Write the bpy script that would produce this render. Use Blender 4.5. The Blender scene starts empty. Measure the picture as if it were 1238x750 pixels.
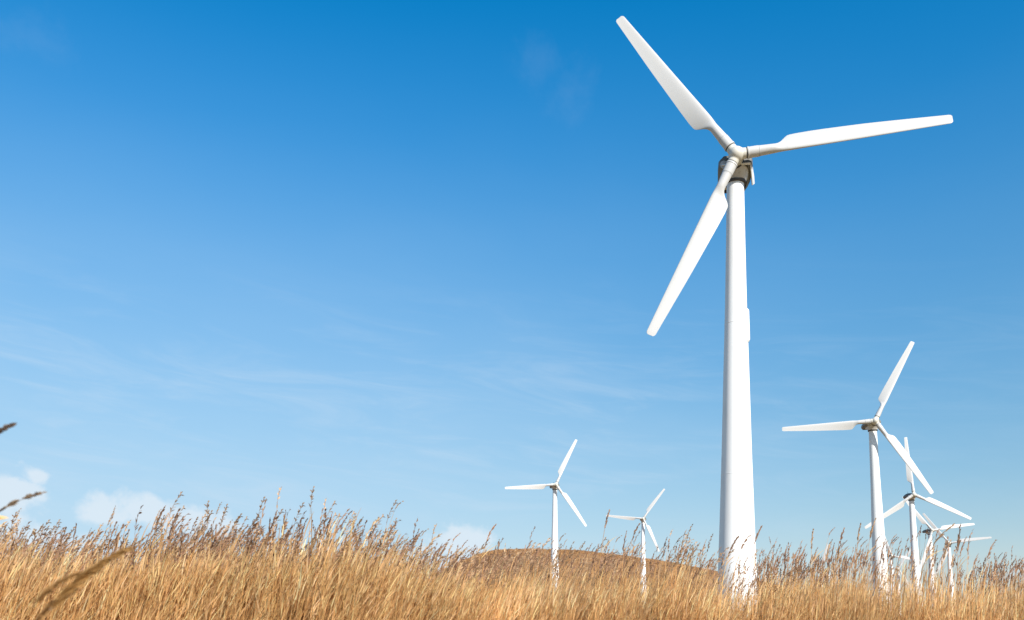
import bpy, bmesh, math, random
import numpy as np
from mathutils import Vector, Matrix
R = math.radians
random.seed(7); rng = np.random.default_rng(11)
scn = bpy.context.scene
C = scn.collection

# ------------------------------------------------------------------ camera
SUN_AZ, SUN_EL = 32.0, 34.0            # degrees to the right of straight behind the camera, above horizon
F = 1150.0                             # focal length in photo pixels (photo 1238 wide)
cam = bpy.data.cameras.new('camera'); co = bpy.data.objects.new('camera', cam); C.objects.link(co)
co.location = (0, 0, 1.0); co.rotation_euler = (R(90 + 4), 0, 0)
cam.sensor_width = 36; cam.lens = F / 1238 * 36
cam.shift_y = (762 - 375 - F * math.tan(R(4))) / 1238
cam.clip_start = .1; cam.clip_end = 20000
cam.dof.use_dof = True; cam.dof.focus_distance = 62; cam.dof.aperture_fstop = 5.6
scn.camera = co
scn.view_settings.view_transform = 'Standard'; scn.view_settings.look = 'None'
scn.view_settings.gamma = 1; scn.view_settings.use_curve_mapping = False
scn.view_settings.exposure = 0.68

# ------------------------------------------------------------------ sun
sd = Vector((math.sin(R(SUN_AZ)) * math.cos(R(SUN_EL)), -math.cos(R(SUN_AZ)) * math.cos(R(SUN_EL)), math.sin(R(SUN_EL))))
sl = bpy.data.lights.new('sun', 'SUN'); sl.energy = 4.6; sl.angle = R(.53); sl.color = (1, .955, .89)
so = bpy.data.objects.new('sun', sl); C.objects.link(so)
so.rotation_euler = sd.to_track_quat('Z', 'Y').to_euler(); so.location = (40, -60, 60)

# ------------------------------------------------------------------ node helper
class NT:
    def __init__(s, t): s.t = t; s.n = t.nodes; s.l = t.links; s.n.clear()
    def node(s, typ, ins=None, **kw):
        nd = s.n.new(typ)
        for k, v in kw.items(): setattr(nd, k, v)
        for k, v in (ins or {}).items(): s.put(nd.inputs[k], v)
        return nd
    def put(s, sock, v):
        if isinstance(v, bpy.types.NodeSocket): s.l.new(v, sock)
        else: sock.default_value = v
    def m(s, op, a, b=None, c=None, clamp=False):
        nd = s.n.new('ShaderNodeMath'); nd.operation = op; nd.use_clamp = clamp
        for i, v in enumerate((a, b, c)):
            if v is not None: s.put(nd.inputs[i], v)
        return nd.outputs[0]
    def mix(s, f, a, b, blend='MIX'):
        nd = s.n.new('ShaderNodeMix'); nd.data_type = 'RGBA'; nd.blend_type = blend; nd.clamp_factor = True
        s.put(nd.inputs[0], f); s.put(nd.inputs[6], a); s.put(nd.inputs[7], b)
        return nd.outputs[2]
    def noise(s, vec, scale, detail=4, rough=.5, dist=0, dim='3D'):
        nd = s.node('ShaderNodeTexNoise', {'Scale': scale, 'Detail': detail, 'Roughness': rough, 'Distortion': dist})
        if vec is not None: s.l.new(vec, nd.inputs['Vector'])
        return nd.outputs['Fac']
    def smooth(s, v, lo, hi, a=0., b=1.):
        nd = s.node('ShaderNodeMapRange', {'Value': v, 'From Min': lo, 'From Max': hi, 'To Min': a, 'To Max': b}, interpolation_type='SMOOTHSTEP')
        return nd.outputs[0]
    def xyz(s, x, y, z):
        return s.node('ShaderNodeCombineXYZ', {0: x, 1: y, 2: z}).outputs[0]

# ------------------------------------------------------------------ world
w = bpy.data.worlds.new('World'); scn.world = w; w.use_nodes = True
n = NT(w.node_tree)
sky = n.node('ShaderNodeTexSky', sky_type='NISHITA', sun_disc=False, sun_elevation=R(SUN_EL),
             sun_rotation=R(180 - SUN_AZ), altitude=0, air_density=1.0, dust_density=.6, ozone_density=2.2)
tc = n.node('ShaderNodeTexCoord'); sep = n.node('ShaderNodeSeparateXYZ', {0: tc.outputs['Generated']})
dx, dy, dz = sep.outputs
az = n.m('ARCTAN2', dx, dy); el = n.m('ARCSINE', dz)
hs = n.node('ShaderNodeHueSaturation', {'Hue': .493, 'Saturation': 1.5, 'Value': 1.0, 'Color': sky.outputs[0]})
col = n.mix(1., hs.outputs[0], n.node('ShaderNodeCombineColor', {0: n.smooth(el, R(0), R(34), .72, .80), 1: n.smooth(el, R(0), R(34), .58, 1.), 2: n.smooth(el, R(0), R(34), .54, 1.01)}).outputs[0], 'MULTIPLY')
def dirpx(px, py):
    a = math.atan((px - 619) / F)
    u = (762 - py) / F
    return a, math.atan(u * math.cos(a))
# thin milky veil, thickening downwards and to the left
ve = n.m('MULTIPLY', n.m('POWER', n.smooth(el, R(-4), R(38), 1., 0.), 1.14), n.m('SUBTRACT', .97, n.m('MULTIPLY', n.smooth(az, R(-20), R(30)), .55)))
ve = n.m('MULTIPLY', ve, n.smooth(n.noise(n.xyz(az, n.m('MULTIPLY', el, 2.4), 7.7), 2.6, 4, .5, .3), .25, .75, .86, 1.06))
col = n.mix(ve, col, (2.60, 3.56, 4.46, 1))
# thin high cirrus streaks, low over the horizon to the left
p = n.xyz(n.m('MULTIPLY', az, 2.2), n.m('ADD', n.m('MULTIPLY', el, 14.), n.m('MULTIPLY', az, 1.6)), 3.1)
st = n.smooth(n.noise(p, 2.6, 8, .62, .9), .42, .78)
band = n.m('MULTIPLY', n.smooth(el, R(3), R(8)), n.smooth(el, R(13), R(22), 1., 0.))
band = n.m('MULTIPLY', band, n.smooth(az, R(-5), R(32), 1., .25))
col = n.mix(n.m('MULTIPLY', n.m('MULTIPLY', st, band), .30), col, (3.2, 3.9, 4.6, 1))
# faint wisp high up, and low cumulus on the horizon
q = n.xyz(n.m('MULTIPLY', az, 1.), n.m('MULTIPLY', el, 1.), 0.)
nz = n.noise(q, 26, 7, .6, .2); nz2 = n.noise(q, 60, 5, .6)
def blob(px, py, rx, ry):
    a0, e0 = dirpx(px, py)
    d = n.m('SQRT', n.m('ADD', n.m('POWER', n.m('DIVIDE', n.m('SUBTRACT', az, a0), rx / F), 2.),
                        n.m('POWER', n.m('DIVIDE', n.m('SUBTRACT', el, e0), ry / F), 2.)))
    return n.m('SUBTRACT', 1., d)
def union(bl):
    v = blob(*bl[0])
    for b in bl[1:]: v = n.m('SMOOTH_MAX', v, blob(*b), .15)
    return v
cu = union([(-15, 604, 50, 28), (26, 592, 34, 16), (42, 577, 18, 12), (-60, 610, 90, 44), (122, 622, 40, 22), (178, 618, 44, 26), (225, 628, 50, 22), (262, 636, 40, 16),
            (548, 660, 40, 30), (575, 655, 32, 20), (520, 690, 60, 40), (60, 660, 90, 25), (1330, 700, 70, 24)])
cv = n.m('ADD', cu, n.m('MULTIPLY', n.m('SUBTRACT', nz, .5), 2.3))
cv = n.m('ADD', cv, n.m('MULTIPLY', n.m('SUBTRACT', nz2, .5), .5))
cm = n.smooth(cv, -.02, .62)
col = n.mix(n.m('MULTIPLY', cm, .75), col, (3.9, 4.35, 4.75, 1))
wi = n.m('ADD', union([(655, 45, 60, 30), (690, 90, 40, 44), (25, 20, 60, 30)]), n.m('MULTIPLY', n.m('SUBTRACT', nz, .5), 2.2))
col = n.mix(n.m('MULTIPLY', n.smooth(wi, 0., 1.1), .05), col, (2.6, 3.3, 4.2, 1))
bg = n.node('ShaderNodeBackground', {'Color': col, 'Strength': .123})
n.l.new(bg.outputs[0], n.node('ShaderNodeOutputWorld').inputs[0])

# ------------------------------------------------------------------ materials
def mat(name):
    m = bpy.data.materials.new(name); m.use_nodes = True
    return m, NT(m.node_tree)
def finish(t, colr, rough, spec=.4, metal=0., bump=None, bstr=.2, bdist=.01, coat=0.):
    b = t.node('ShaderNodeBsdfPrincipled', {'Base Color': colr, 'Roughness': rough, 'Metallic': metal, 'Specular IOR Level': spec, 'Coat Weight': coat})
    if bump is not None:
        bp = t.node('ShaderNodeBump', {'Strength': bstr, 'Distance': bdist, 'Height': bump}); t.l.new(bp.outputs[0], b.inputs['Normal'])
    t.l.new(b.outputs[0], t.node('ShaderNodeOutputMaterial').inputs[0])
def paint(name, base, dirt, amt, rough=.42, zscale=.12, scale=2.2):
    m, t = mat(name)
    o = t.node('ShaderNodeTexCoord').outputs['Object']
    mp = t.node('ShaderNodeMapping', {0: o, 3: (1, 1, zscale)}).outputs[0]
    a = t.smooth(t.noise(mp, scale, 6, .62), .46, .78)
    b = t.smooth(t.noise(o, scale * 5, 4, .6), .5, .85)
    f = t.m('MULTIPLY', t.m('ADD', a, t.m('MULTIPLY', b, .45)), amt)
    c = t.mix(f, base, dirt)
    r = t.m('ADD', rough, t.m('MULTIPLY', t.noise(o, 3, 4), .18))
    finish(t, c, r, .4, 0, t.noise(o, 1.6, 3), .05, .02)
    return m
M = {}
M['tower'] = paint('tower_white_paint', (.76, .76, .745, 1), (.60, .59, .55, 1), .45, .4)
M['blade'] = paint('blade_gelcoat', (.475, .47, .455, 1), (.50, .48, .43, 1), .40, .36, .25, 1.6)
M['hub'] = paint('hub_cream_paint', (.56, .54, .475, 1), (.42, .39, .31, 1), .5, .4, .6)
M['cover'] = paint('nacelle_dark_grey', (.12, .12, .113, 1), (.16, .14, .10, 1), .6, .5, .6)
M['panel'] = paint('side_panel_white', (.72, .73, .72, 1), (.45, .43, .38, 1), .5, .45, .6)
M['bed'] = paint('bedplate_grey_metal', (.54, .52, .48, 1), (.2, .17, .13, 1), .6, .5, .8, 3.5)
M['disc'] = paint('vent_grey', (.42, .42, .41, 1), (.2, .19, .17, 1), .7, .5, .8, 4)
M['rubber'] = paint('dark_seal', (.06, .055, .05, 1), (.08, .075, .065, 1), .5, .6)
M['seam'] = paint('seam_grey', (.34, .34, .33, 1), (.2, .2, .19, 1), .5, .6)

def straw(name, trans=.42):
    m, t = mat(name)
    c = t.node('ShaderNodeAttribute', attribute_name='Col').outputs['Color']
    oi = t.node('ShaderNodeObjectInfo')
    g = t.node('ShaderNodeNewGeometry').outputs['Position']
    big = t.noise(t.node('ShaderNodeMapping', {0: g, 3: (1, .6, .3)}).outputs[0], 1.1, 3)
    v = t.m('ADD', .86, t.m('MULTIPLY', oi.outputs['Random'], .26))
    v = t.m('MULTIPLY', v, t.smooth(big, .3, .7, .90, 1.12))
    c2 = t.node('ShaderNodeHueSaturation', {'Value': v, 'Color': c}).outputs[0]
    d = t.node('ShaderNodeBsdfPrincipled', {'Base Color': c2, 'Roughness': .6, 'Specular IOR Level': .25})
    tr = t.node('ShaderNodeBsdfTranslucent', {'Color': c2})
    mx = t.node('ShaderNodeMixShader', {0: trans, 1: d.outputs[0], 2: tr.outputs[0]})
    t.l.new(mx.outputs[0], t.node('ShaderNodeOutputMaterial').inputs[0])
    return m
M['straw'] = straw('dry_reed_straw')
M['tuft'] = straw('dry_heath_tufts', .15)

m, t = mat('dry_grass_ground')
g = t.node('ShaderNodeNewGeometry').outputs['Position']
c = t.mix(t.smooth(t.noise(g, .35, 6, .65), .3, .7), (.20, .125, .055, 1), (.36, .25, .12, 1))
c = t.mix(t.smooth(t.noise(g, .02, 4), .45, .7), c, (.19, .16, .06, 1))
finish(t, c, .95, .1, 0, t.noise(g, 6, 5), .6, .1); M['ground'] = m
m, t = mat('hill_dry_heath')
g = t.node('ShaderNodeNewGeometry').outputs['Position']
c = t.mix(t.smooth(t.noise(g, .09, 7, .68), .36, .66), (.24, .12, .05, 1), (.34, .19, .085, 1))
c = t.mix(t.smooth(t.noise(t.node('ShaderNodeMapping', {0: g, 3: (1, .4, 2.)}).outputs[0], .035, 5, .6, .4), .5, .68, 0., .75), c, (.16, .085, .045, 1))
c = t.mix(t.smooth(t.noise(g, .6, 5, .7), .55, .75, 0., .55), c, (.10, .07, .035, 1))
finish(t, c, .95, .1, 0, t.noise(g, .8, 6, .7), .8, .8); M['hill'] = m

# ------------------------------------------------------------------ mesh helpers
def tag(o, label=None, cat=None, group=None, kind=None):
    for k, v in (('label', label), ('category', cat), ('group', group), ('kind', kind)):
        if v: o[k] = v
    return o
def link(name, me, parent=None, mtx=None):
    o = bpy.data.objects.new(name, me); C.objects.link(o)
    if parent: o.parent = parent
    if mtx is not None: o.matrix_basis = mtx
    return o
def mesh(name, V, Fc, material=None, smooth=True, colors=None):
    me = bpy.data.meshes.new(name); me.from_pydata([tuple(v) for v in V], [], Fc)
    if material: me.materials.append(material)
    if smooth: me.polygons.foreach_set('use_smooth', [True] * len(me.polygons))
    if colors is not None:
        a = me.color_attributes.new('Col', 'FLOAT_COLOR', 'POINT')
        a.data.foreach_set('color', np.asarray(colors, dtype=np.float32).ravel())
    me.update(); return me
def sharp(me, deg=35):
    me.set_sharp_from_angle(angle=R(deg)); return me
def lathe(prof, seg=48, cap=True):
    """prof: (radius, height) pairs, revolved about z"""
    V, Fc = [], []
    for r, z in prof:
        for k in range(seg):
            a = 2 * math.pi * k / seg; V.append((r * math.cos(a), r * math.sin(a), z))
    for i in range(len(prof) - 1):
        for k in range(seg):
            a, b = i * seg + k, i * seg + (k + 1) % seg
            Fc.append((a, b, b + seg, a + seg))
    if cap:
        Fc.append(tuple(range(seg - 1, -1, -1))); Fc.append(tuple(range((len(prof) - 1) * seg, len(prof) * seg)))
    return V, Fc
def loft(loops, cap=True):
    V, Fc = [], []; s = len(loops[0])
    for lp in loops: V += [tuple(v) for v in lp]
    for i in range(len(loops) - 1):
        for k in range(s):
            a, b = i * s + k, i * s + (k + 1) % s
            Fc.append((a, b, b + s, a + s))
    if cap:
        Fc.append(tuple(range(s - 1, -1, -1))); Fc.append(tuple(range((len(loops) - 1) * s, len(loops) * s)))
    return V, Fc
def fixn(me):
    bm = bmesh.new(); bm.from_mesh(me); bmesh.ops.recalc_face_normals(bm, faces=bm.faces); bm.to_mesh(me); bm.free(); return me
def bevelled(me, wd, seg=2):
    bm = bmesh.new(); bm.from_mesh(me); bmesh.ops.recalc_face_normals(bm, faces=bm.faces)
    es = [e for e in bm.edges if len(e.link_faces) == 2 and e.calc_face_angle() > R(25)]
    bmesh.ops.bevel(bm, geom=es, offset=wd, segments=seg, profile=.6, affect='EDGES', clamp_overlap=True)
    bm.to_mesh(me); bm.free(); return me
def interp(x, xs, ys): return float(np.interp(x, xs, ys))

# ------------------------------------------------------------------ ground and hill
me = bpy.data.meshes.new('ground')
bm = bmesh.new(); bmesh.ops.create_grid(bm, x_segments=40, y_segments=40, size=7000); bm.to_mesh(me); bm.free()
me.materials.append(M['ground']); tag(link('ground', me), kind='structure')

YC = 420.
SX = [360, 400, 440, 480, 510, 530, 545, 562, 580, 600, 640, 700, 760, 820, 868, 930, 1000, 1060, 1120, 1200]
SY = [764, 758, 745, 725, 706, 694, 685, 675, 668, 663.5, 662, 664, 671, 680, 690, 704, 722, 740, 756, 764]
def crest(X):
    px = 619 + F * X / YC
    return max(0., (762 - interp(px, SX, SY)) * YC / F * 1.0 + 1) if px > 360 and px < 1200 else 0.
def hill_z(x, y):
    ang = x * YC / max(y, 60)
    xx = .6 * x + .4 * ang
    p = interp(y, [195, 225, 250, 300, 346, 385, 405, 425, 460, 560, 700], [0, .1, .19, .25, .31, .62, .88, 1., .97, .5, 0])
    return crest(xx) * p - .4
nx, ny = 170, 120
xs = np.linspace(-170, 290, nx); ys = np.linspace(190, 700, ny)
xx0 = rng.normal(0, 1, (ny, nx))
for _ in range(2): xx0 = (xx0 + np.roll(xx0, 1, 0) + np.roll(xx0, 1, 1) + np.roll(xx0, -1, 0) + np.roll(xx0, -1, 1)) / 2.6
V = [(x, y, hill_z(x, y) + (.28 * xx0[j, i] if hill_z(x, y) > 2 else 0)) for j, y in enumerate(ys) for i, x in enumerate(xs)]
Fc = [(j * nx + i, j * nx + i + 1, (j + 1) * nx + i + 1, (j + 1) * nx + i) for j in range(ny - 1) for i in range(nx - 1)]
tag(link('hill', mesh('hill', V, Fc, M['hill'])), kind='structure')

# ------------------------------------------------------------------ turbine meshes
RR, HUB, OV, TILT = 13.5, 31.5, 1.7, R(5)
prof = [(1.36, -3.), (1.33, 0), (1.235, 4.4), (1.12, 7.6), (.98, 12), (.85, 17.1), (.72, 21.8), (.64, 26), (.575, 30.26)]
pz = []
for i in range(len(prof) - 1):
    (r0, z0), (r1, z1) = prof[i], prof[i + 1]
    for k in range(3): pz.append((r0 + (r1 - r0) * k / 3, z0 + (z1 - z0) * k / 3))
pz.append(prof[-1])
rz = lambda z: interp(z, [b for a, b in pz], [a for a, b in pz])
tower_me = sharp(fixn(mesh('tower', *lathe(pz, 64), M['tower'])))
def ring(r, z0, z1, ch=.02): return lathe([(r - ch * 1.6, z0), (r, z0 + ch), (r, z1 - ch), (r - ch * 1.6, z1)], 64)
def flange(z):
    return sharp(fixn(mesh('weld_seam', *ring(rz(z) + .008, z - .025, z + .025, .006), M['tower'])))
flanges = [flange(z) for z in (10.4, 20.6)]
yaw_me = sharp(fixn(mesh('yaw_ring', *lathe([(.60, 30.27), (.70, 30.29), (.70, 30.42), (.62, 30.44)], 64), M['rubber'])))

def superell(hw, hh, zc, y, n=4, seg=32, ch=.0):
    out = []
    for k in range(seg):
        a = 2 * math.pi * k / seg; c_, s_ = math.cos(a), math.sin(a)
        out.append((math.copysign(abs(c_) ** (2 / n), c_) * hw, y, zc + math.copysign(abs(s_) ** (2 / n), s_) * hh))
    return out
# bedplate: cast trapezoid between the yaw ring and the shaft housing
bl = [superell(.62, .001, 0, 0)]
loops = []
for z, hw, y0, y1 in ((30.45, .64, -.62, .66), (30.62, .68, -.72, .8), (30.98, .86, -1.0, 1.6), (31.08, .88, -1.05, 1.8)):
    lp = []
    for k in range(32):
        a = 2 * math.pi * k / 32; c_, s_ = math.cos(a), math.sin(a)
        lp.append((math.copysign(abs(c_) ** .6, c_) * hw, (y0 + y1) / 2 + math.copysign(abs(s_) ** .6, s_) * (y1 - y0) / 2, z))
    loops.append(lp)
bed_me = sharp(fixn(mesh('bedplate', *loft(loops), M['bed'])), 30)
def box(name, x0, x1, y0, y1, z0, z1, mt, bv=.02):
    V = [(x, y, z) for z in (z0, z1) for y in (y0, y1) for x in (x0, x1)]
    me = mesh(name, V, [(0, 1, 3, 2), (4, 5, 7, 6), (0, 1, 5, 4), (2, 3, 7, 6), (0, 2, 6, 4), (1, 3, 7, 5)], mt)
    return sharp(bevelled(me, bv), 30)
ledge_me = box('ledge', -.95, .95, -1.18, -.98, 31.085, 31.16, M['panel'], .015)
# nacelle cover: octagonal shell, open underneath
def octo(hw, zt, zb, y, ch, ins=0.):
    hw -= ins; zt -= ins
    return [(-hw * .78, y, zb), (-hw, y, zb + ch), (-hw, y, zt - ch), (-hw + ch, y, zt), (hw - ch, y, zt), (hw, y, zt - ch), (hw, y, zb + ch), (hw * .78, y, zb)]
secs = [(.80, 31.66, 31.1, -.98, .2), (1.02, 31.86, 31.05, -.90, .24), (1.12, 31.98, 31.0, -.45, .28), (1.14, 32.0, 31.0, .6, .3), (1.10, 31.98, 31.05, 2.0, .3), (.98, 31.9, 31.1, 2.9, .3), (.8, 31.78, 31.15, 3.15, .26)]
V, Fc = [], []
for s_ in secs: V += octo(*s_)
for s_ in secs: V += octo(s_[0], s_[1], s_[2], s_[3], s_[4], .05)
nn = len(secs) * 8
for i in range(len(secs) - 1):
    for k in range(7):
        a = i * 8 + k; Fc.append((a, a + 1, a + 9, a + 8)); Fc.append((a + nn, a + nn + 8, a + nn + 9, a + nn + 1))
    for k in (0, 7):
        a = i * 8 + k; Fc.append((a, a + 8, a + nn + 8, a + nn))
Fc.append(tuple(range(8))); l0 = (len(secs) - 1) * 8; Fc.append(tuple(range(l0, l0 + 8)))
cover_me = sharp(fixn(mesh('nacelle_cover', V, Fc, M['cover'])), 28)
house_me = box('gear_housing', -.62, .62, -.88, 2.6, 31.09, 31.72, M['bed'], .12)
vent = lathe([(.02, 0), (.20, 0), (.24, .02), (.26, .06), (.24, .09), (.05, .09)], 32)
vent_me = mesh('vent_cover', [(x * .9 - .80, -.99 - z, y * 1.1 + 31.2) for x, y, z in vent[0]], vent[1], M['disc']); sharp(fixn(vent_me))
# hinged service panel standing off the right side (main turbine only)
pq = [(.98, -.95, 31.72), (1.42, 2.6, 32.0), (1.46, 2.6, 31.45), (1.28, 2.1, 31.12), (1.0, -.75, 31.0)]
V = [(x, y, z) for x, y, z in pq] + [(x - .07, y + .02, z) for x, y, z in pq]; k5 = 5
Fc = [tuple(range(5)), tuple(range(9, 4, -1))] + [(i, (i + 1) % 5, (i + 1) % 5 + 5, i + 5) for i in range(5)]
spanel_me = sharp(bevelled(mesh('service_panel', V, Fc, M['panel']), .02), 30)

# rotor-local meshes: origin at the rotor centre, axis along -y (towards the wind), blade along +z
def hub_mesh():
    bm = bmesh.new()
    bmesh.ops.create_icosphere(bm, subdivisions=4, radius=.52, matrix=Matrix.Translation((0, .03, 0)) @ Matrix.Diagonal((1, 1.2, 1, 1)))
    for k in range(3):
        mt = Matrix.Rotation(R(120 * k), 4, 'Y')
        bmesh.ops.create_cone(bm, cap_ends=True, segments=32, radius1=.38, radius2=.345, depth=.64, matrix=mt @ Matrix.Translation((0, 0, .34)))
    bmesh.ops.create_cone(bm, cap_ends=True, segments=32, radius1=.46, radius2=.46, depth=.7, matrix=Matrix.Translation((0, .42, 0)) @ Matrix.Rotation(R(90), 4, 'X'))
    me = bpy.data.meshes.new('tmp'); bm.to_mesh(me); bm.free()
    o = bpy.data.objects.new('tmp', me); C.objects.link(o)
    r = o.modifiers.new('r', 'REMESH'); r.mode = 'VOXEL'; r.voxel_size = .035
    s = o.modifiers.new('s', 'SMOOTH'); s.iterations = 9; s.factor = .6
    dg = bpy.context.evaluated_depsgraph_get(); me2 = bpy.data.meshes.new_from_object(o.evaluated_get(dg))
    bpy.data.objects.remove(o); me2.name = 'hub'; me2.materials.clear(); me2.materials.append(M['hub'])
    me2.polygons.foreach_set('use_smooth', [True] * len(me2.polygons)); return me2
hub_me = hub_mesh()
mast_me = mesh('wind_sensor', *lathe([(.02, 31.95), (.02, 32.6), (.06, 32.62), (.06, 32.68)], 10), M['rubber'])
mast_me.transform(Matrix.Translation((0, 2.4, 0)))
shaft = lathe([(.44, 0), (.52, .04), (.52, .2), (.44, .25)], 40)
shaft_me = sharp(fixn(mesh('shaft_seal', [(x, .60 + z, y) for x, y, z in shaft[0]], shaft[1], M['rubber'])))
def naca(x, t): return 5 * t * (.2969 * math.sqrt(max(x, 0)) - .126 * x - .3516 * x * x + .2843 * x ** 3 - .1036 * x ** 4)
def blade_mesh():
    rs = [.112, .14, .165, .18, .19, .20, .21, .22, .23, .24, .25, .26, .275, .29, .32, .36, .42, .5, .6, .7, .8, .88, .94, .97, .985, .993, .998, 1.0]
    loops = []
    for r in rs:
        s = interp(r, [.165, .18, .20, .235, .255], [0, .08, .4, .9, 1]); s = s * s * (3 - 2 * s)
        te = interp(r, [.165, .19, .22, .245, .256, .29, .36, .64, .985, .993, 1.0], [.33, .38, .65, .93, .99, 1.0, .96, .74, .38, .355, .27])
        le = interp(r, [.11, .165, .25, .5, .985, .993, 1.0], [.335, .30, .33, .31, .26, .24, .14])
        rad = interp(r, [.11, .2], [.335, .285]); ch = te + le
        th = interp(r, [.2, .26, .4, .6, 1], [.36, .27, .20, .165, .13]) * (interp(r, [.98, 1], [1, .55]))
        tw = R(interp(r, [.16, .25, .4, .6, 1], [15, 13, 7, 3, .5]) + 2)
        lp = []
        for k in range(40):
            a = 2 * math.pi * k / 40; c_, s_ = math.cos(a), math.sin(a)
            xc = (1 - c_) / 2                 # 0 at c=+1 ; c=+1 leading edge (+x)
            ya = math.copysign(naca(xc, th) * ch, s_) if abs(s_) > 1e-6 else 0.
            ya += -.03 * ch * 4 * xc * (1 - xc) * -1
            xa = le - xc * ch
            px_, py_ = c_ * rad * (1 - s) + xa * s, s_ * rad * (1 - s) + ya * s
            # leading edge turned towards the wind (-y)
            X = px_ * math.cos(tw * s) + py_ * math.sin(tw * s); Y = -px_ * math.sin(tw * s) + py_ * math.cos(tw * s)
            lp.append((X, Y, r * RR))
        loops.append(lp)
    me = fixn(mesh('blade', *loft(loops), M['blade'])); return sharp(me, 50)
blade_me = blade_mesh()
collar_me = sharp(fixn(mesh('blade_collar', *lathe([(.30, .70), (.375, .70), (.385, .72), (.385, .80), (.362, .82), (.355, 1.40), (.35, 1.44), (.30, 1.44)], 40), M['blade'])))
bearing_me = sharp(fixn(mesh('pitch_bearing', *lathe([(.30, .64), (.35, .65), (.35, .70), (.30, .71)], 40), M['rubber'])))
seam_me = sharp(fixn(mesh('blade_root_seam', *lathe([(.30, 1.44), (.349, 1.441), (.349, 1.478), (.30, 1.479)], 40), M['seam'])))
rootcap = lathe([(.30, 1.48), (.342, 1.48), (.337, .112 * RR + .02), (.30, .112 * RR + .02)], 40)
rootcap_me = sharp(fixn(mesh('blade_root', *rootcap, M['blade'])))
# riser box on the tower flank
def box_on_tower(z0, z1, ang, wd, dp):
    loops = []
    zs = [z0, z0 + .10, z0 + .25, (z0 + z1) / 2, z1 - .12, z1 - .04, z1]; sc = [.35, .75, 1, 1, 1, .85, .6]
    for z, s in zip(zs, sc):
        r0 = rz(z) - .08; lp = []
        for k in range(24):
            a = 2 * math.pi * k / 24; c_, s_ = math.cos(a), math.sin(a)
            lx = math.copysign(abs(c_) ** .5, c_) * wd / 2 * (s * .5 + .5); ly = r0 + (dp + .08) * s * (math.copysign(abs(s_) ** .5, s_) * .5 + .5)
            lp.append((lx * math.cos(ang) + ly * math.sin(ang), lx * -math.sin(ang) * -1 * -1 + ly * math.cos(ang) * -1 * -1, z))
        loops.append(lp)
    return sharp(fixn(mesh('riser_box', *loft(loops), M['tower'])), 40)

def turbine(label, X, Y, Z, lean, yaw, ph, main=False, far=False):
    root = bpy.data.objects.new('wind_turbine', None); C.objects.link(root)
    root.empty_display_size = 2
    root.matrix_world = Matrix.Translation((X, Y, Z)) @ Matrix.Rotation(R(lean), 4, 'Y') @ Matrix.Rotation(R(yaw), 4, 'Z')
    tag(root, label, 'wind turbine', 'white wind turbines of the wind farm')
    tw = link('tower', tower_me, root)
    if not far:
        for f_ in flanges: link('weld_seam', f_, tw)
    if main:
        link('riser_box', box_on_tower(19.25, 21.55, R(112), .42, .13), tw)
    link('yaw_ring', yaw_me, root)
    bd = link('bedplate', bed_me, root); link('ledge', ledge_me, bd)
    na = link('nacelle', cover_me, root)
    if not far: link('vent_cover', vent_me, na); link('gear_housing', house_me, na)
    link('wind_sensor', mast_me, na)
    if main: tag(link('service_panel', spanel_me, na), 'white service panel standing off the right side of the nacelle')
    rot = Matrix.Translation((0, -OV, HUB)) @ Matrix.Rotation(-TILT, 4, 'X')
    a0 = rot @ Matrix.Rotation(R(90 - ph), 4, 'Y')
    hb = link('hub', hub_me, root, a0); link('shaft_seal', shaft_me, hb)
    for k in range(3):
        b = link('blade', blade_me, root, rot @ Matrix.Rotation(R(90 - ph - 120 * k), 4, 'Y'))
        if not far:
            link('pitch_bearing', bearing_me, b); link('blade_root_seam', seam_me, b); link('blade_root', rootcap_me, b)
        link('blade_collar', collar_me, b)
    return root
turbine('tallest white wind turbine, nearest, its tower rising through the whole picture', 14.79, 62.51, .86, .65, -10.59, 5.28, main=True)
turbine('second largest turbine, tower standing to the right of the tallest one', 55.03, 141.30, .56, -1.48, -7.55, 62.08)
turbine('third largest turbine, one blade straight up, just right of the second largest', 92.36, 216.17, .27, -1.70, -5.23, 92.57)
turbine('turbine with dark nacelle behind a reed plume, beside the one with a blade straight up', 129.38, 292.31, .08, -.75, 2.05, 7.54)
turbine('rightmost wind turbine, slim tower, one blade level to the right', 153.84, 332.60, -.11, -1.02, -18.5, 5.27, far=True)
turbine('small turbine low behind reeds, directly right of the second largest tower', 157.11, 392.75, .08, -.22, -12.3, -12.97, far=True)
turbine('very small far turbine half hidden in reeds, between the second and third largest towers', 193.78, 477.18, .19, .40, -14.7, 57.16, far=True)
turbine('tiny far turbine sunk in reeds, between the two largest towers', 157.62, 485.03, .24, .32, -13.3, -46, far=True)
turbine('leftmost wind turbine, white, standing on the left part of the brown hill', 11.06, 248.08, 7.46, .43, 6.77, 65.3)
turbine('smaller turbine on the brown hill, between the leftmost and the tallest', 47.76, 346.62, 10.09, .51, -6.72, 54.64)

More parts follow.
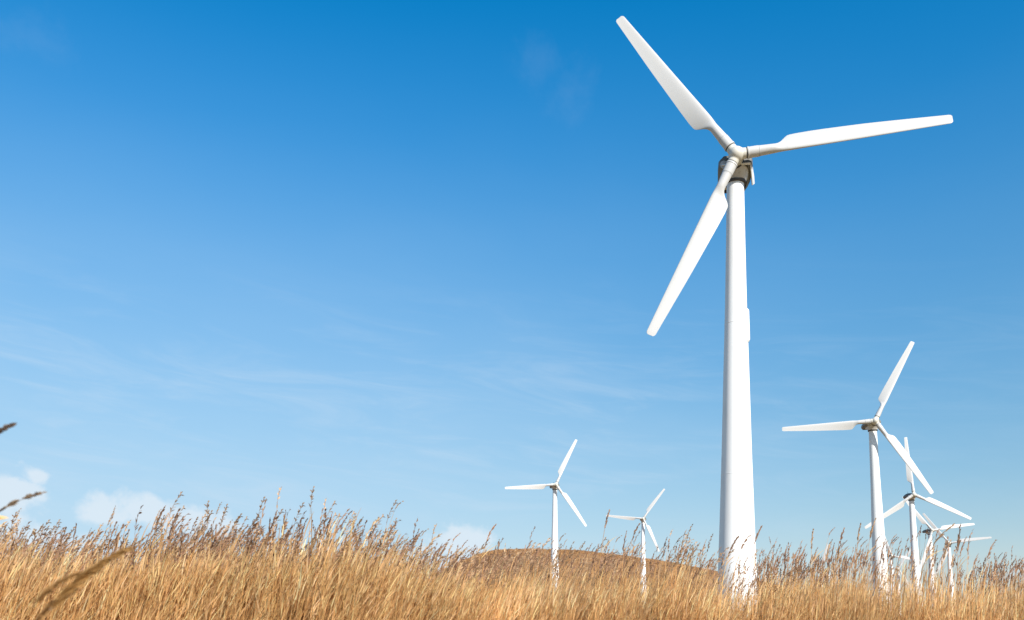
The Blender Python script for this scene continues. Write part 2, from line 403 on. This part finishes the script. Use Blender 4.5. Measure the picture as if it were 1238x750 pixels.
# ------------------------------------------------------------------ reeds
def straw_col(kind):
    if kind == 'stem': b = np.array((.75, .44, .175))
    elif kind == 'leaf': b = np.array((.83, .51, .235))
    elif kind == 'heath': b = np.array((.32, .165, .075))
    elif kind == 'dark': b = np.array((.58, .33, .135))
    else: b = np.array((.37, .22, .135))
    b = b * rng.uniform(.66, 1.25)
    if kind == 'leaf' and rng.random() < .25: b = b * np.array((1.08, 1.15, 1.35))
    if kind == 'plume' and rng.random() < .35: b = np.array((.54, .36, .21)) * rng.uniform(.7, 1.2)
    return tuple(np.clip(b, 0, .8)) + (1.,)
class Bits:
    def __init__(s): s.V, s.F, s.K = [], [], []
    def ribbon(s, pts, ws, side, colr):
        i0 = len(s.V)
        for p, w_ in zip(pts, ws):
            s.V.append(p - side * w_ / 2); s.V.append(p + side * w_ / 2); s.K += [colr, colr]
        for i in range(len(pts) - 1):
            a = i0 + 2 * i; s.F.append((a, a + 1, a + 3, a + 2))
    def tube(s, pts, rs, colr, seg=3):
        i0 = len(s.V)
        for p, r in zip(pts, rs):
            for k in range(seg):
                a = 2 * math.pi * k / seg; s.V.append(p + np.array((math.cos(a) * r, math.sin(a) * r, 0))); s.K.append(colr)
        for i in range(len(pts) - 1):
            for k in range(seg):
                a, b = i0 + i * seg + k, i0 + i * seg + (k + 1) % seg; s.F.append((a, b, b + seg, a + seg))
    def mesh(s, name, mt=None): return mesh(name, s.V, s.F, mt or M['straw'], True, s.K)
def unit(v): return v / (np.linalg.norm(v) + 1e-9)
def stem_curve(base, h, lean, side, n=7, z0=0.):
    return [base + np.array((lean * h * (u ** 2.2), side * h * u * u, h * u)) for u in np.linspace(z0, 1, n)]
def leaf(B, p, d, L, wd, droop, n=4, k='leaf'):
    pts = [p]; v = unit(d)
    for i in range(n):
        pts.append(pts[-1] + v * L / n); v = unit(v + np.array((.06, 0, -droop)))
    h = unit(np.cross(d, rng.normal(0, 1, 3)))
    B.ribbon(pts, [wd * .5, wd, wd * .85, wd * .55, wd * .08][:n + 1], h, straw_col(k))
def plume(B, p, d, L, nb, spread=.38, fine=1., wind=.5, tone=None):
    v = unit(d); pts = [p]; n = 6
    for i in range(n):
        pts.append(pts[-1] + v * L / n); v = unit(v + np.array((.085 * wind * 2, 0, -.05)))
    B.ribbon(pts, [.003] * 7, unit(rng.normal(0, 1, 3)), straw_col('plume'))
    cbase = np.array(tone if tone else straw_col('plume')[:3])
    for j in range(nb):
        u = rng.uniform(.0, 1.) ** .85 * (n - .01); i = int(u); q = pts[i] + (pts[i + 1] - pts[i]) * (u - i); ax = unit(pts[i + 1] - pts[i])
        taper = 1 - .6 * u / n if u > 1 else .75
        o = unit(rng.normal(0, 1, 3)); dd = unit(ax + o * spread * rng.uniform(.6, 1.5) + np.array((.25 * wind, 0, -.03)))
        l = L * rng.uniform(.16, .32) * taper
        m_ = q + dd * l * .55; e = m_ + unit(dd + np.array((.12 * wind, 0, -.22))) * l * .45
        cc = tuple(np.clip(cbase * rng.uniform(.75, 1.3), 0, .7)) + (1.,)
        wdt = .0095 * fine * rng.uniform(.7, 1.4)
        B.ribbon([q, m_, e], [wdt * .35, wdt, wdt * .15], unit(np.cross(dd, rng.normal(0, 1, 3))), cc)
def reed(B, bx, by, h, lean, plumed, nleaf=4, pl=.20, nb=22, wdm=1., z0=.25, side=None):
    side = rng.normal(0, .035) if side is None else side
    cv = stem_curve(np.array((bx, by, 0.)), h, lean, side, 7, z0)
    r = .0026 * wdm
    cs = straw_col('stem')
    B.tube(cv, [r * 1.2, r * 1.15, r * 1.1, r, r * .9, r * .75, r * .5], cs)
    for j in range(nleaf):
        u = rng.uniform(.30, .97 if not plumed else .86); f = u * 6; f = max(0., (u - z0) / (1 - z0)) * 6; i = min(5, int(f))
        p = cv[i] + (cv[i + 1] - cv[i]) * (f - i); ax = unit(cv[i + 1] - cv[i])
        a = rng.normal(0, .9); o = np.array((math.cos(a), math.sin(a), 0))
        leaf(B, p, unit(ax + o * rng.uniform(.08, .42)), rng.uniform(.09, .24), rng.uniform(.004, .0068) * wdm, rng.uniform(.02, .16), k='dark' if rng.random() < .14 else 'leaf')
    if plumed:
        plume(B, cv[-1], cv[-1] - cv[-2], pl * rng.uniform(.6, 1.35), int(nb * rng.uniform(.6, 1.3)), spread=rng.uniform(.2, .6), wind=min(1., lean * 3 + .15) * rng.uniform(.5, 1.6))
    else:
        leaf(B, cv[-1], cv[-1] - cv[-2], .22, .008 * wdm, .06)

src = bpy.data.collections.new('reed_sources')          # never linked to the scene
def variant(name, nst, lean, plum, hm, pm, spread=.19, wdm=1.):
    B = Bits()
    for i in range(nst):
        bx, by = rng.normal(0, spread, 2); pl = rng.random() < plum
        h = hm * (rng.normal(pm, .075) if pl else rng.normal(.96, .085))
        reed(B, bx, by, h, max(0., lean + rng.normal(0, .045)), pl, nleaf=rng.integers(5, 10), wdm=wdm)
    o = bpy.data.objects.new(name, B.mesh(name)); src.objects.link(o)
NV = 9
for i in range(NV): variant('clump_a%02d' % i, 18, .135, .11, 1.53, 1.12)         # wind-blown
for i in range(NV): variant('clump_b%02d' % i, 15, .035, .17, 1.41, 1.29)         # more upright
for i in range(NV): variant('clump_c%02d' % i, 15, .11, .14, 1.43, 1.27)         # looser, long plumed stalks

def scatter(name, pts, rots, scl, idx, coll, mt):
    me = bpy.data.meshes.new(name); me.from_pydata([tuple(p) for p in pts], [], [])
    a = me.attributes.new('rot', 'FLOAT_VECTOR', 'POINT'); a.data.foreach_set('vector', np.asarray(rots, np.float32).ravel())
    a = me.attributes.new('scl', 'FLOAT_VECTOR', 'POINT'); a.data.foreach_set('vector', np.asarray(scl, np.float32).ravel())
    a = me.attributes.new('idx', 'INT', 'POINT'); a.data.foreach_set('value', np.asarray(idx, np.int32))
    me.materials.append(mt); o = link(name, me)
    gt = bpy.data.node_groups.new(name, 'GeometryNodeTree')
    gt.interface.new_socket('Geometry', in_out='INPUT', socket_type='NodeSocketGeometry'); gt.interface.new_socket('Geometry', in_out='OUTPUT', socket_type='NodeSocketGeometry')
    N = gt.nodes; L = gt.links
    gi = N.new('NodeGroupInput'); go = N.new('NodeGroupOutput'); ip = N.new('GeometryNodeInstanceOnPoints')
    ci = N.new('GeometryNodeCollectionInfo'); ci.inputs['Collection'].default_value = coll
    ci.inputs['Separate Children'].default_value = True; ci.inputs['Reset Children'].default_value = True
    def attr(nm, ty):
        x = N.new('GeometryNodeInputNamedAttribute'); x.data_type = ty; x.inputs[0].default_value = nm; return x.outputs[0]
    L.new(gi.outputs[0], ip.inputs['Points']); L.new(ci.outputs[0], ip.inputs['Instance']); ip.inputs['Pick Instance'].default_value = True
    L.new(attr('idx', 'INT'), ip.inputs['Instance Index']); L.new(attr('rot', 'FLOAT_VECTOR'), ip.inputs['Rotation']); L.new(attr('scl', 'FLOAT_VECTOR'), ip.inputs['Scale'])
    L.new(ip.outputs[0], go.inputs[0])
    md = o.modifiers.new('scatter', 'NODES'); md.node_group = gt
    return o
def near_edge(px): return interp(px, [-200, 0, 300, 450, 600, 800, 900, 1100, 1300], [7.4, 7.4, 7.5, 8.4, 9.6, 10.2, 10.4, 10.8, 11.2])
pts, rots, scl, idx = [], [], [], []
tries = 0
while len(pts) < 7400:
    tries += 1
    px = rng.uniform(-170, 1400); e = near_edge(px) + rng.normal(0, .25)
    u = rng.random(); D = e * (1 + 4.2 * u ** 1.75)
    gap = False                      # the reeds stand thin and open before the turbine towers
    for c0, hw in ((891, 30), (1066, 18), (1110, 9), (1128, 9), (1151, 9), (670, 13), (777, 12)):
        if abs(px - c0) < hw + 8 and D < 30: gap = True
    if gap and rng.random() < (.78 if px < 1090 else .5): continue
    x = (px - 619) / F * D
    left = interp(px, [300, 700, 950, 1250], [1, .75, .12, 0.])
    hsc = interp(px, [0, 150, 300, 420, 500, 620, 900, 1000, 1250], [.925, .92, .895, .90, .92, .905, .905, .905, .90]) * rng.normal(1, .03)
    hsc *= 1 + .05 * math.sin(x * 1.7 + D * .6) + .035 * math.sin(x * 4.1 + 1.3)
    mid = interp(px, [420, 600, 860, 960], [0, .8, .8, 0])
    i = rng.integers(0, NV) + (2 * NV if rng.random() < mid else 0 if rng.random() < left else NV)
    pts.append((x, D, 0)); rots.append((0, rng.normal(0, .03), rng.normal(0, .6))); s = rng.uniform(.9, 1.1); scl.append((s, s, hsc)); idx.append(i)
rb = scatter('reed_grass', pts, rots, scl, idx, src, M['straw'])
tag(rb, 'dense golden dry reeds with brown plumes filling the whole foreground', 'reeds', kind='stuff')

# tufts of dry grass on the hill
src2 = bpy.data.collections.new('tuft_sources')
for i in range(4):
    B = Bits()
    for k in range(26):
        a = rng.uniform(0, 6.28); p = np.array((rng.normal(0, .5), rng.normal(0, .5), -.1))
        leaf(B, p, np.array((math.cos(a) * .35 + .15, math.sin(a) * .35, 1)), rng.uniform(.5, 1.1), .11, .12, k='heath' if rng.random() < .7 else 'dark')
    o = bpy.data.objects.new('tuft%d' % i, B.mesh('tuft', M['tuft'])); src2.objects.link(o)
pts, rots, scl, idx = [], [], [], []
while len(pts) < 14000:
    y = rng.uniform(205, 440) if rng.random() < .55 else rng.normal(424, 6); x = rng.uniform(-90, 190) * y / 420
    z = hill_z(x, y)
    if z < 1.5: continue
    pts.append((x, y, z)); rots.append((0, 0, rng.uniform(0, 6.28))); s = rng.uniform(.5, 1.05); scl.append((s, s, s * rng.uniform(.6, 1.1))); idx.append(rng.integers(0, 4))
ht = scatter('hill_grass', pts, rots, scl, idx, src2, M['straw'])
tag(ht, 'rough brown grass tufts covering the hill behind the reeds', 'grass', kind='stuff')

# ------------------------------------------------------------------ single reeds one can tell apart
def P(px, py, D):
    """the world point D metres ahead seen at this photo pixel"""
    c_, s_ = math.cos(R(4)), math.sin(R(4)); S = 762 - 375 - F * math.tan(R(4))
    v = (375 + S - py) / F; h = D * (v * c_ + s_) / (c_ - v * s_); d = D * c_ + h * s_
    return np.array(((px - 619) / F * d, D, 1 + h))
def single(label, pix, D, plume_len, nb, group, leaves=(), fine=1., wdm=1., wind=.5, spread=.3, tone=None):
    """pix: photo pixels the stalk passes; the foot is carried on down to the ground"""
    pp = [P(a, b, D) for a, b in pix]; d = unit(pp[0] - pp[1]); d = unit(d * np.array((.5, 1, 1)))
    z = pp[0][2]; foot = pp[0] + d * (z / max(.2, -d[2])) ; foot[2] = 0
    ctrl = [foot] + pp
    t = np.linspace(0, len(ctrl) - 1, 14); cv = [np.array([np.interp(u, range(len(ctrl)), [c_[k] for c_ in ctrl]) for k in range(3)]) for u in t]
    cv = [cv[0] - foot] + [(cv[i - 1] + 2 * cv[i] + cv[i + 1]) / 4 - foot for i in range(1, 13)] + [cv[13] - foot]
    root = bpy.data.objects.new('tall_reed', None); C.objects.link(root); root.location = tuple(foot); root.empty_display_size = .2
    tag(root, label, 'reed', group)
    B = Bits(); B.tube(cv, list(np.linspace(.0038, .0018, 14) * wdm), straw_col('stem'), 6); link('stalk', B.mesh('stalk'), root)
    B = Bits(); plume(B, cv[-1], cv[-1] - cv[-2], plume_len, nb, spread, fine, wind, tone); link('plume', B.mesh('plume'), root)
    for (u, L, ang) in leaves:
        i = int(u * 12); B = Bits(); ax = unit(cv[i + 1] - cv[i])
        leaf(B, cv[i], unit(ax + np.array((math.cos(ang), 0, math.sin(ang))) * .6), L, .010 * wdm, .14); link('leaf', B.mesh('leaf'), root)
    return root
g1 = 'blurred reeds close to the camera'
single('blurred brown plume close up in the bottom left corner, the longest one', [(14, 790), (38, 765), (60, 738)], 1.5, .15, 420, g1, [], .42, .7, .45, .26, (.52, .30, .11))
single('blurred short plume in the bottom left corner, left of the longest', [(8, 775), (24, 752), (40, 732)], 1.5, .085, 220, g1, [], .4, .7, .7, .3, (.44, .25, .095))
single('blurred dark plume at the very bottom left, below the others', [(10, 800), (30, 775), (42, 755)], 1.6, .08, 260, g1, [], .45, .8, .8, .4, (.36, .20, .08))
single('bent pale reed entering from the left edge, above the reed bed', [(-60, 668), (-28, 640), (-4, 621)], 2.2, .115, 40, g1, [(.92, .05, -.2), (.97, .04, -.3)], .8, 1.6, .75, .2, (.34, .25, .17))
single('plume tip poking in from the left edge, high against the sky', [(-70, 640), (-52, 590), (-34, 556)], 2.0, .115, 120, g1, [], .7, 1, 1., .3, (.20, .15, .12))
g2 = 'tall plumed reeds standing above the reed bed'
D1 = 9.0
T = [('reed plume touching the left blade tip of the smaller hill turbine', (722, 700), (731, 640), .17, 8.5, .15),
     ('reed plume in front of the nacelle of the turbine with the dark nacelle', (1114, 690), (1124, 668), .36, 9.5, .45),
     ('slim reed plume crossing the blade of the rightmost turbine', (1157, 715), (1158, 670), .30, 9.8, .1),
     ('reed plume just left of the second largest tower', (1034, 700), (1037, 655), .18, 9.5, .15),
     ('reed plume against the left edge of the second largest tower', (1043, 705), (1051, 655), .24, 9.6, .12),
     ('pale reed plume further left of the second largest tower', (1008, 700), (1015, 660), .18, 9.6, .1),
     ('reed plume between the two largest towers, with drooping tip', (980, 705), (981, 665), .20, 9.6, .1),
     ('reed plume in front of the foot of the tallest tower, left edge', (874, 700), (880, 675), .24, 9.2, .35),
     ('reed plume in front of the tallest tower, near its middle', (888, 690), (896, 665), .17, 9.2, .4),
     ('reed plume leaning past the right edge of the tallest tower', (905, 705), (912, 660), .20, 9.2, .35),
     ('reed plume between the rightmost turbine and the one beside it', (1134, 710), (1140, 678), .22, 9.6, .3),
     ('reed plume left of the smaller hill turbine tower', (756, 700), (764, 655), .18, 9.0, .4),
     ('reed plume beside the tiny far turbine, left of the second largest tower', (992, 715), (997, 684), .24, 9.8, .08),
     ('reed plume under the white cloud on the left', (178, 690), (188, 640), .20, 7.7, .35),
     ('leaning plume in front of the left cloud bank, right end', (200, 690), (208, 640), .17, 7.7, .35),
     ('tall thin reed plume left of the hill against the sky', (575, 700), (588, 655), .18, 9.0, .35)]
for lab, b, tp, L, D, wd in T:
    mid = ((b[0] * .55 + tp[0] * .45) , (b[1] + tp[1]) / 2)
    single(lab, [b, mid, tp], D, L, 46, g2, [(.75, .22, .2), (.85, .16, .4)], 1.15, 1., wd, .27)
